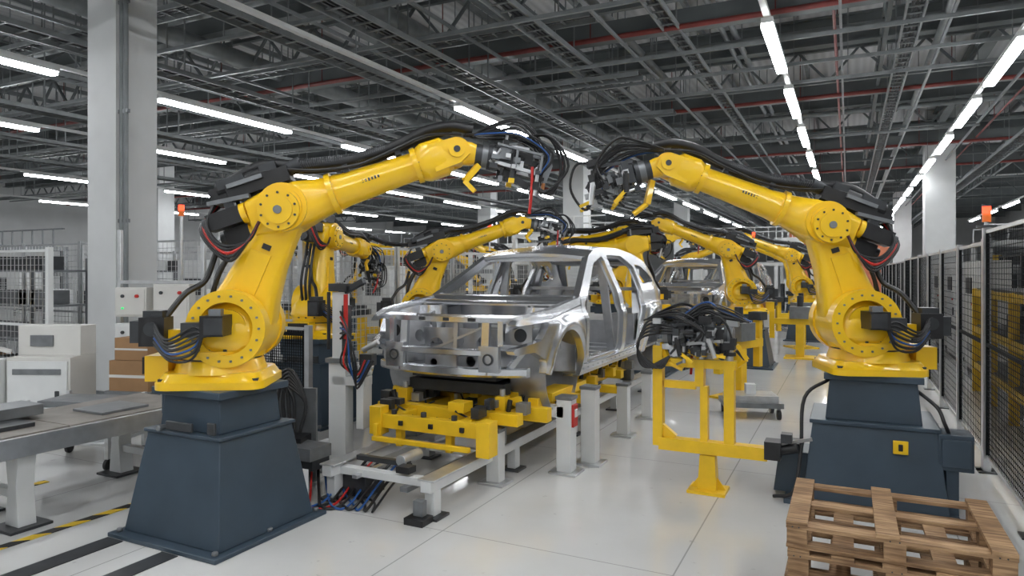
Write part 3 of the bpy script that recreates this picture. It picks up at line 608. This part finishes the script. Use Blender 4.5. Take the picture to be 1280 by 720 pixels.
b.obj('wooden_pallet_stack',(-.28,3.70,0),0,.003)
# ------------------------------------------------------------------ fences
def fence(p0,p1,n,h=2.2,post=ALU,wire=MESHB,sp=.06,r=.0025,name='safety_fence',topbar=True,pw=.06):
    b=B(); p0=Vector((*p0,0)); p1=Vector((*p1,0)); L=(p1-p0).length; d=(p1-p0).normalized(); w=L/n
    for i in range(n+1):
        p=p0+d*w*i; b.bar(p,p+Vector((0,0,h)),pw,pw,post); b.box(p+Vector((0,0,.006)),(.14,.14,.012),DGR)
    for i in range(n):
        a=p0+d*(w*i+.05); c=p0+d*(w*(i+1)-.05)
        for z in(.15,1.15,h-.04): b.bar(a+Vector((0,0,z)),c+Vector((0,0,z)),.025,.03,post if z!=1.15 or wire!=MESHB else wire)
        for q in(a,c): b.bar(q+Vector((0,0,.15)),q+Vector((0,0,h-.04)),.025,.025,wire if wire==MESHB else post)
        m=int((w-.1)/sp)
        for k in range(1,m): q=a+d*((w-.1)*k/m); b.bar(q+Vector((0,0,.15)),q+Vector((0,0,h-.04)),r*2,r*2,wire)
        m=int((h-.2)/sp)
        for k in range(1,m): z=.15+(h-.2)*k/m; b.bar(a+Vector((0,0,z)),c+Vector((0,0,z)),r*2,r*2,wire)
    return b.obj(name)
fence((1.12,4.0),(1.12,7.4),2,2.2,ALU,MESHB,.045,.0024)
fence((1.12,7.45),(1.12,17.0),6,2.1,ALU,MESHB,.07,.0022)
fence((1.3,17.2),(1.3,33),8,2.1,ALU,MESHB,.10,.0025)
fence((-16,6.9),(-6.5,6.9),6,2.3,ALU,ALU,.09,.003)
fence((-6.4,7.2),(-6.4,19),7,2.2,ALU,ALU,.1,.003)
fence((-18,11),(-7,11),6,2.3,ALU,ALU,.12,.004)
fence((-18,15.5),(-7,15.5),6,2.3,WHT,ALU,.12,.004)
fence((-.2,20.8),(-.2,40),9,2.1,ALU,ALU,.12,.004)
fence((3.3,6),(3.3,20),6,2.2,DGR,MESHB,.08,.003)
fence((-6.4,5.4),(-5.0,5.4),1,1.25,ALU,MESHB,.03,.003)
fence((-12,4.9),(-8.6,4.9),2,2.1,WHT,ALU,.08,.003)
# ------------------------------------------------------------------ structure
fb=B(); fb.bb(-42,12,-14,75,-.2,0,floor_mat()); fb.obj('floor')
fb=B(); fb.bb(-42,12,-14,75,7.4,7.6,deck_mat()); fb.obj('ceiling')
WALL=mat('wall_panel_grey',(.55,.56,.56),.7,0,.06,1)
for nm,a in(('wall_back',(-42,12,75,75.2)),('wall_front',(-42,12,-14.2,-14)),('wall_left',(-42.2,-42,-14,75)),('wall_right',(12,12.2,-14,75))):
    fb=B(); fb.bb(*a,0,7.6,WALL); fb.obj(nm)
def ibeam(b,p0,p1,h,w,m):
    up=Vector((0,0,h/2)); b.bar(Vector(p0)+up,Vector(p1)+up,w,.03,m); b.bar(Vector(p0)-up,Vector(p1)-up,w,.03,m); b.bar(p0,p1,.03,h,m)
def truss(b,p0,p1,h,m,n,t=.06):
    p0=Vector(p0); p1=Vector(p1); up=Vector((0,0,h)); b.bar(p0,p1,t*1.4,t,m); b.bar(p0+up,p1+up,t*1.4,t,m)
    for i in range(n):
        a=p0.lerp(p1,i/n); c=p0.lerp(p1,(i+.5)/n)+up; d=p0.lerp(p1,(i+1)/n); b.bar(a,c,t*.7,t*.7,m); b.bar(c,d,t*.7,t*.7,m)
HZ=7.39; XL=-41.8; XR=11.8
b=B()
for y in range(-10,74,6): ibeam(b,(XL,y+1.5,6.75),(XR,y+1.5,6.75),.55,.28,GRN)
for x in(-36,-27,-18,-9.1,2.75,11): ibeam(b,(x,-13.8,7.0),(x,74.8,7.0),.5,.25,GRN)
for x in np.arange(-41,11.8,2.0): b.bar((x,-13.8,7.28),(x,74.8,7.28),.08,.12,GRL)
b.obj('roof_girders')
b=B()
for y in(10.4,16.4,22.4,28.4,36,44): truss(b,(XL,y,5.95),(XR,y,5.95),.7,GRN,44,.07)
for x in(-15,-5.2,.6,5.6): truss(b,(x,-13.8,6.0),(x,74.8,6.0),.55,GRN,80,.05)
for y in(10.4,16.4,22.4,28.4,36,44):
    for x in range(-40,12,4): b.bar((x,y,6.6),(x,y,HZ),.03,.03,GRN)
b.obj('roof_truss')
def tray(b,p0,p1,w,m=GRL,rung=.3,hz=HZ,hs=3.):
    p0=Vector(p0); p1=Vector(p1); d=(p1-p0).normalized(); s=Vector((-d.y,d.x,0)); L=(p1-p0).length
    for k in(-1,1): b.bar(p0+s*k*w/2,p1+s*k*w/2,.03,.08,m)
    for i in range(int(L/rung)): q=p0+d*rung*i; b.bar(q-s*w/2,q+s*w/2,.03,.02,m)
    for k in range(3): o=s*(w*(-.25+.2*k))+Vector((0,0,.03)); b.bar(p0+o,p1+o,.035,.03,DGR)
    for i in range(int(L/hs)+1):
        q=p0+d*hs*i
        for k in(-1,1): b.bar(q+s*k*w/2,Vector((q.x+s.x*k*w/2,q.y+s.y*k*w/2,hz)),.02,.02,m)
b=B()
for x,z,w in((-4.4,5.6,.35),(-6.1,5.3,.4),(-8.0,5.5,.35),(-10.4,5.2,.45),(-13,5.4,.4),(-14.4,5.0,.4),(-18.8,5.2,.4),(-21,5.0,.4),(-2.6,5.8,.25),(.9,5.7,.25),(4.2,5.4,.4)): tray(b,(x,-10,z),(x,60,z),w)
for y,z,w in((7.3,5.9,.35),(9.9,5.7,.3),(12.6,5.5,.35),(15.4,5.4,.3),(18.5,5.3,.4),(25.2,5.3,.4),(32,5.3,.5)): tray(b,(-40,y,z),(-3.5,y,z),w)
b.obj('cable_tray')
b=B()
for y in(7.8,9.2,11.8,13.3,14.6,20.8): b.bar((-40,y,5.55),(3,y,5.55),.05,.06,GRL); [b.bar((xx,y,5.55),(xx,y,HZ),.015,.015,GRL) for xx in range(-39,3,3)]
for x in(-3.4,-5.6,-7.4,-8.4,-10.9,-12.2,-.1,1.4,3.0): b.bar((x,-8,5.65),(x,60,5.65),.04,.05,GRL)
b.obj('support_strut_grid')
b=B()
for y,z in((11.2,5.8),(17.3,5.85),(24.8,5.8),(30,5.8)):
    b.cyl((XL,y,z),(XR,y,z),.045,DRED,n=10)
    for x in range(-40,11,3): b.cyl((x,y,z),(x,y,HZ),.010,DRED,n=6)
    b.bar((XL,y+.2,z+.16),(XR,y+.2,z+.16),.2,.34,GRN)
for x,y in((-.2,9),(3.5,9)): b.cyl((x,y,5.9),(x,60,5.9),.025,DRED,n=8)
for x,y in((-.2,10),(-.2,16),(-.2,22),(3.5,10),(3.5,16),(3.5,22)): b.cyl((x,y,5.9),(x,y,HZ),.012,DRED,n=6)
b.obj('sprinkler_pipe')
b=B()
for x,z,r in((-7.2,6.3,.14),(-11.3,6.2,.18),(1.6,6.4,.08),(5,6.2,.18),(-2,6.5,.06),(-2.2,6.5,.05),(-3.9,6.4,.07)): b.cyl((x,-12,z),(x,70,z),r,GRL,n=16); [b.bar((x,yy,z),(x,yy,HZ),.02,.02,GRL) for yy in range(-10,70,5)]
for y in(8.4,14.2,21.6): b.cyl((-40,y,6.35),(8,y,6.35),.08,GRL,n=12); [b.bar((xx,y,6.35),(xx,y,HZ),.02,.02,GRL) for xx in range(-40,8,5)]
b.obj('ventilation_duct')
def light_row(x,ys,l,z=5.0,w=.15):
    b=B(); y0=min(ys)-1; y1=max(ys)+l+1
    b.bar((x,y0,z+.16),(x,y1,z+.16),.08,.06,WHT)
    yy=y0+.5
    while yy<y1: b.bar((x,yy,z+.17),(x,yy,HZ),.012,.012,GRL); yy+=3
    for y in ys:
        b.bb(x-w*.5,x+w*.5,y-.03,y+l+.03,z+.06,z+.13,WHT); b.bb(x-w/2,x+w/2,y,y+l,z,z+.06,TUBE)
    b.obj('fluorescent_light_row')
light_row(-.95,[9.5+3.6*k for k in range(-6,14)],2.3)
light_row(2.18,[11.6+3.8*k for k in range(-6,13)],2.6)
light_row(-6.9,[-9,-4,0]+[11.6+5.2*k for k in range(0,9)],3.2)
light_row(-11.6,[8.6+5.2*k for k in range(-4,9)],3.3)
light_row(-16.6,[6.0+5.2*k for k in range(-3,10)],3.2)
light_row(-24.5,[8+5.2*k for k in range(-2,9)],3.2)
light_row(-33,[8+5.2*k for k in range(-1,9)],3.2)
light_row(7,[2+5.2*k for k in range(-2,10)],3.0)
light_row(-3.6,[-8,-4,-.5],3.0,6.0)  # unseen row above and behind the camera, added for fill light
def column(x,y,w=.85,pipes=True):
    b=B(); b.bb(-w/2,w/2,-w/2,w/2,0,7.39,OFF); b.bb(-w/2-.03,w/2+.03,-w/2-.03,w/2+.03,0,.15,MGR)
    if pipes:
        for k,(m,r) in enumerate(((GRL,.035),(GRL,.03))): b.cyl((w/2+.06+.08*k,-w/2+.05,0),(w/2+.06+.08*k,-w/2+.05,7.38),r,m,n=10)
        for z in(1,2.5,4,5.5): b.box((w/2+.10,-w/2+.05,z),(.2,.04,.05),MGR)
    b.obj('steel_column',(x,y,0))
column(-9.3,6.3,.62); column(2.85,28,.9,False); column(2.85,46,.9,False); column(-9.1,24,.8,False); column(-9.1,42,.8,False); column(-18,33.5,.8,False); column(-27,20,.8,False)
# ------------------------------------------------------------------ left side props
b=B()
b.bb(-.42,.42,-1.8,1.55,.56,.64,MGR); b.bb(-.44,-.40,-1.8,1.55,.52,.66,ALU); b.bb(.40,.44,-1.8,1.55,.52,.66,ALU)
for y0,y1 in((-1.8,-.7),(-.69,.42),(.43,1.55)): b.bb(-.40,.40,y0,y1,.64,.67,TOPM)
for y in(-1.2,.15,1.3):
    for x in(-.3,.3):
        b.prism([(x-.08,.02),(x+.08,.02),(x+.05,.3),(x+.09,.56),(x-.09,.56),(x-.05,.3)],y-.06,y+.06,WHT); b.bb(x-.14,x+.14,y-.14,y+.14,0,.02,DGR)
    b.bb(-.3,.3,y-.03,y+.03,.2,.26,WHT)
b.bb(-.1,.28,.75,1.15,.67,.69,MGR); b.bb(-.3,.2,-.3,.3,.67,.70,DGR); b.bb(-.35,-.05,.1,.5,.70,.78,MGR)
b.obj('workbench',(-5.55,2.65,0),0,.003)
b=B()
b.bb(-4.50,-4.34,-2,2.94,.001,.006,DGR); b.bb(-3.95,-3.80,-2,2.94,.001,.006,DGR); b.obj('floor_cable_cover')
b=B(); b.bb(-6.22,-6.14,0,3.5,.001,.005,HAZ); b.bb(-5.0,-4.92,2.4,4.6,.001,.005,HAZ); b.obj('hazard_tape')
b=B()
for z in(.22,.52): b.bb(-.42,.42,-.28,.28,z,z+.03,ALU)
for x in(-.4,.4):
    for y in(-.26,.26): b.bb(x-.02,x+.02,y-.02,y+.02,.1,.62,ALU); b.cyl((x-.015,y,.05),(x+.015,y,.05),.05,BLK,n=14); b.bb(x-.01,x+.01,y-.01,y+.01,.05,.11,MGR)
b.bb(-.3,.1,-.2,.1,.25,.42,DGR); b.bb(-.35,.3,-.2,.2,.55,.6,MGR); b.bb(.15,.35,-.15,.1,.25,.38,WHT)
b.obj('tool_trolley',(-6.5,4.05,0),PX(20),.003)
b=B()
b.bb(-.28,.28,-.2,.2,.50,.54,MGR)
for x in(-.25,.25):
    for y in(-.17,.17): b.bb(x-.02,x+.02,y-.02,y+.02,0,.5,MGR)
b.bb(-.25,.22,-.17,.17,.54,.86,CARD); b.bb(-.2,.2,-.15,.15,.865,1.1,CARD); b.bb(-.2,.2,-.152,-.15,.97,.99,BEI); b.bb(-.25,.22,-.172,-.17,.68,.71,BEI)
b.obj('cardboard_box_stack',(-6.85,4.85,0),PX(15),.004)
def cabinet(x,y,rz,w,d,h,m=BEI,screen=True,name='control_cabinet'):
    b=B(); b.bb(-w/2,w/2,-d/2,d/2,.08,h,m); b.bb(-w/2+.03,w/2-.03,-d/2+.03,d/2-.03,0,.08,DGR); b.bb(-w/2+.03,w/2-.03,-d/2-.012,-d/2,.12,h-.05,m)
    b.box((w/2-.08,-d/2-.02,h*.5),(.03,.03,.16),DGR)
    if screen: b.box((-.02,-d/2-.02,h*.78),(w*.5,.02,h*.14),DGR); b.box((w*.3,-d/2-.02,h*.62),(.04,.02,.04),RED)
    for k in range(5): b.box((0,-d/2-.016,h*.2+.03*k),(w*.5,.01,.012),DGR)
    b.obj(name,(x,y,0),rz,.005)
b=B()
b.bb(-.34,.34,-.22,.22,.05,.90,BEI); b.prism([(-.34,.90),(.34,.90),(.34,1.22),(-.34,1.22)],-.05,.22,BEI); b.bb(-.32,.32,-.24,-.22,.1,.86,WHT)
b.bb(-.20,.05,-.07,-.05,1.0,1.12,MGR); b.bb(-.30,.30,-.2,.2,0,.05,DGR); b.bar((-.34,-.15,.95),(-.56,-.3,1.05),.2,.03,BEI); b.bb(-.62,-.36,-.3,-.1,.0,.88,WHT)
b.bb(-.26,.26,-.25,-.24,.72,.78,MGR); b.bb(.20,.24,-.26,-.24,.4,.55,DGR)
b.obj('operator_console',(-7.75,4.45,0),PX(25),.008)
b=B()
b.bb(-.02,.02,0,.06,0,2.3,ALU); b.bb(.98,1.02,0,.06,0,2.3,ALU)
for x0,x1,z0,z1,m in((.05,.42,1.28,1.62,BEI),(.50,.92,1.1,1.66,BEI),(.05,.45,.85,1.2,WHT),(.52,.9,.72,1.02,BEI)):
    b.bb(x0,x1,-.16,0,z0,z1,m); b.bb(x0+.02,x1-.02,-.17,-.16,z0+.02,z1-.02,m)
    b.cyl((x1-.1,-.17,z1-.1),(x1-.1,-.2,z1-.1),.02,RED); b.cyl((x0+.1,-.17,z1-.1),(x0+.1,-.19,z1-.1),.02,DGR); b.cyl((x0+.1,-.17,z0+.1),(x0+.1,-.19,z0+.1),.012,LGRN)
b.bb(0,1,0,.04,.7,.74,ALU); b.bb(0,1,0,.04,1.66,1.7,ALU); b.bb(.1,.14,-.05,0,0,.85,DGR); b.bb(.7,.74,-.05,0,0,.72,DGR)
b.bb(1.06,1.26,-.02,0,1.36,1.6,WHT); b.prism([(1.08,1.40),(1.24,1.40),(1.16,1.56)],-.026,-.02,YEL2); b.bb(1.0,1.08,-.0,.02,1.4,1.45,ALU); b.bb(1.06,1.26,-.02,0,.95,1.2,YEL2)
b.bb(1.0,1.08,-.0,.02,1.05,1.1,ALU)
b.obj('switch_box_panel',(-7.75,5.2,0),PX(25),.003)
def beacon(x,y,z0,z1):
    b=B(); b.cyl((0,0,z0),(0,0,z1),.018,ALU,n=10); b.cyl((0,0,z1),(0,0,z1+.07),.035,ORG); b.cyl((0,0,z1+.07),(0,0,z1+.14),.035,LREDM); b.cyl((0,0,z1+.14),(0,0,z1+.16),.037,DGR); b.cyl((0,0,z0),(0,0,z0+.02),.08,DGR)
    b.obj('andon_beacon',(x,y,0))
beacon(-7.5,5.85,0,2.5); beacon(1.12,7.4,2.2,2.25); beacon(-6.4,12,2.2,2.6); beacon(-2.0,17,0,2.6)
b=B(); b.bb(-.12,.12,-.01,.01,1.25,1.55,WHT); b.prism([(-.09,1.38),(.09,1.38),(0,1.53)],-.014,-.01,YEL2); b.bb(-.015,.015,.01,.03,0,1.4,ALU); b.obj('warning_sign',(-5.7,5.1,0),PX(20))
b=B()
for y in(0,1.3,2.6,3.9,5.2):
    for x in(0,.8): b.bb(x-.05,x+.05,y-.05,y+.05,0,1.55,YEL2)
for z in(.35,.9,1.45):
    for x in(0,.8): b.bb(x-.04,x+.04,0,5.2,z,z+.09,YEL2)
    b.bb(0,.8,0,5.2,z+.09,z+.11,DGR)
rd=random.Random(8)
for k in range(22): y=rd.uniform(.2,4.8); z=rd.choice([.46,1.01]); b.box((rd.uniform(.2,.6),y,z+.12),(.25,.3,.22),rd.choice([DGR,BLK,MGR,MGR,YEL2]))
b.obj('parts_storage_rack',(1.75,7.2,0))
for y in(14.5,17,19.5): cabinet(2.2,y,PX(-90),1.2,.5,2.0,WHT if y==17 else BEI)
# ------------------------------------------------------------------ background
def gantry(x,y,w,d,h,m=WHT,name='process_gantry'):
    b=B(); rd=random.Random(int(x*10+y))
    for i in(0,w):
        for j in(0,d): b.bb(i-.07,i+.07,j-.07,j+.07,0,h,m)
    for z in(h,h*.72):
        for j in(0,d): b.bb(0,w,j-.06,j+.06,z-.12,z,m)
        for i in(0,w): b.bb(i-.06,i+.06,0,d,z-.12,z,m)
    b.bb(0,w,0,d,h*.72,h*.72+.03,MGR)
    for k in range(8): b.box((rd.uniform(.2,w-.2),rd.uniform(.2,d-.2),h*.72+.2),(rd.uniform(.2,.6),rd.uniform(.2,.5),rd.uniform(.2,.5)),rd.choice([WHT,MGR,DGR,BEI,YEL2]))
    for k in range(6):
        i=rd.uniform(.1,w-.1); b.bb(i-.1,i+.1,.0,.15,0,rd.uniform(.8,1.8),rd.choice([WHT,MGR,DGR,BEI]))
    for j in(0,d):
        for k in range(int(w/.5)): b.bar((k*.5,j,h),(k*.5,j,h+.5),.03,.03,m)
        b.bar((0,j,h+.5),(w,j,h+.5),.04,.04,m)
    b.obj(name,(x,y,0))
gantry(-5.2,27.5,3.5,3,3.0); gantry(-9.5,19.5,3,3,3.0); gantry(-15.5,19,4,3,2.6,MGR); gantry(-3,34,2.4,3,3.4); gantry(-16,30,4,3,3.2); gantry(4,26,3,3,2.8); gantry(-22,18,4,3,2.8); gantry(-23,9,3.5,2.5,2.5,MGR)
b=B(); b.bb(-3,2,41,41.1,0,4,SCR); b.bb(-3.05,-2.95,40.95,41.15,0,4.1,MGR); b.bb(1.95,2.05,40.95,41.15,0,4.1,MGR); b.obj('orange_partition_board')
def ystand(x,y,rz=0):
    b=B(); b.bb(-.3,.3,-.3,.3,0,.03,YEL2); b.bb(-.08,.08,-.08,.08,.03,.7,YEL2); b.bb(-.6,.6,-.06,.06,.7,.82,YEL2)
    for s in(-.55,.55): b.bb(s-.05,s+.05,-.05,.05,.4,1.1,YEL2); b.box((s,0,1.15),(.2,.2,.12),DGR)
    b.box((0,0,.95),(.4,.3,.25),MGR); b.cyl((0,0,1.05),(0,0,1.3),.06,DGR)
    b.obj('fixture_stand',(x,y,0),rz,.003)
for x,y,r in((-.9,15.5,0),(-1.0,17.6,.5),(-.95,22,0),(-1.3,23.3,1),(-7.5,8.6,.3),(-8.8,9.6,0),(-7.4,10.1,.8),(-1.4,10.2,1.2),(-5.0,9.9,.2)): ystand(x,y,r)
rd=random.Random(21)
for k in range(6):
    cabinet(-17+1.45*k,8.1,rd.choice([0,.2]),rd.uniform(.6,1.1),.5,rd.uniform(1.3,2.0),rd.choice([WHT,BEI,WHT,WHT]))
for k in range(5): cabinet(-16.5+1.9*k,11.8 if k!=3 else 14.6,0,rd.uniform(.7,1.2),.5,rd.uniform(1.4,2.0),rd.choice([WHT,BEI,MGR,WHT]))
for x,y in((-5.8,19),(-5.8,21),(-1,27),(-1,29),(-6,31.5)): cabinet(x,y,1.57,.8,.5,1.9,WHT)
def rack(x,y,rz):
    b=B(); rd=random.Random(int(x*7+y*3))
    for i in(0,1.4,2.8):
        for j in(0,.6): b.bb(i-.025,i+.025,j-.025,j+.025,0,2.0,MGR)
    for z in(.3,.8,1.3,1.8):
        b.bb(0,2.8,0,.6,z,z+.03,MGR)
        for k in range(6): w=rd.uniform(.2,.4); b.box((rd.uniform(.2,2.6),.3,z+.03+.1),(w,.4,.2),rd.choice([CARD,DGR,DGR,MGR,WHT,BLK,MGR]))
    b.obj('storage_rack',(x,y,0),rz)
rack(-12.9,5.7,0); rack(-16.2,5.7,0); rack(-13,9.4,0)
b=B()
b.bb(-.35,.35,-.25,.25,.14,.2,MGR); b.bb(-.3,.3,-.2,.2,.2,.28,ALU); b.bb(-.06,.06,-.06,.06,.28,.4,WHT)
for x in(-.3,.3):
    for y in(-.2,.2): b.cyl((x-.02,y,.06),(x+.02,y,.06),.06,BLK,n=12); b.bb(x-.02,x+.02,y-.01,y+.01,.06,.14,MGR)
b.obj('parts_dolly',(-1.1,9.0,0),.3)
# ------------------------------------------------------------------ camera and world
w=bpy.data.worlds.new('World'); bpy.context.scene.world=w; w.use_nodes=True
w.node_tree.nodes['Background'].inputs[0].default_value=(.6,.7,.8,1); w.node_tree.nodes['Background'].inputs[1].default_value=.3
cam=bpy.data.cameras.new('Camera'); co=bpy.data.objects.new('Camera',cam); bpy.context.scene.collection.objects.link(co)
cam.lens=24; cam.sensor_width=36; cam.shift_y=-20/1280; cam.clip_end=200
co.location=(0,0,1.8); co.rotation_euler=(pi/2,0,math.radians(26.2)); bpy.context.scene.camera=co
try: bpy.context.scene.view_settings.view_transform='Standard'
except Exception as ex: print(ex)
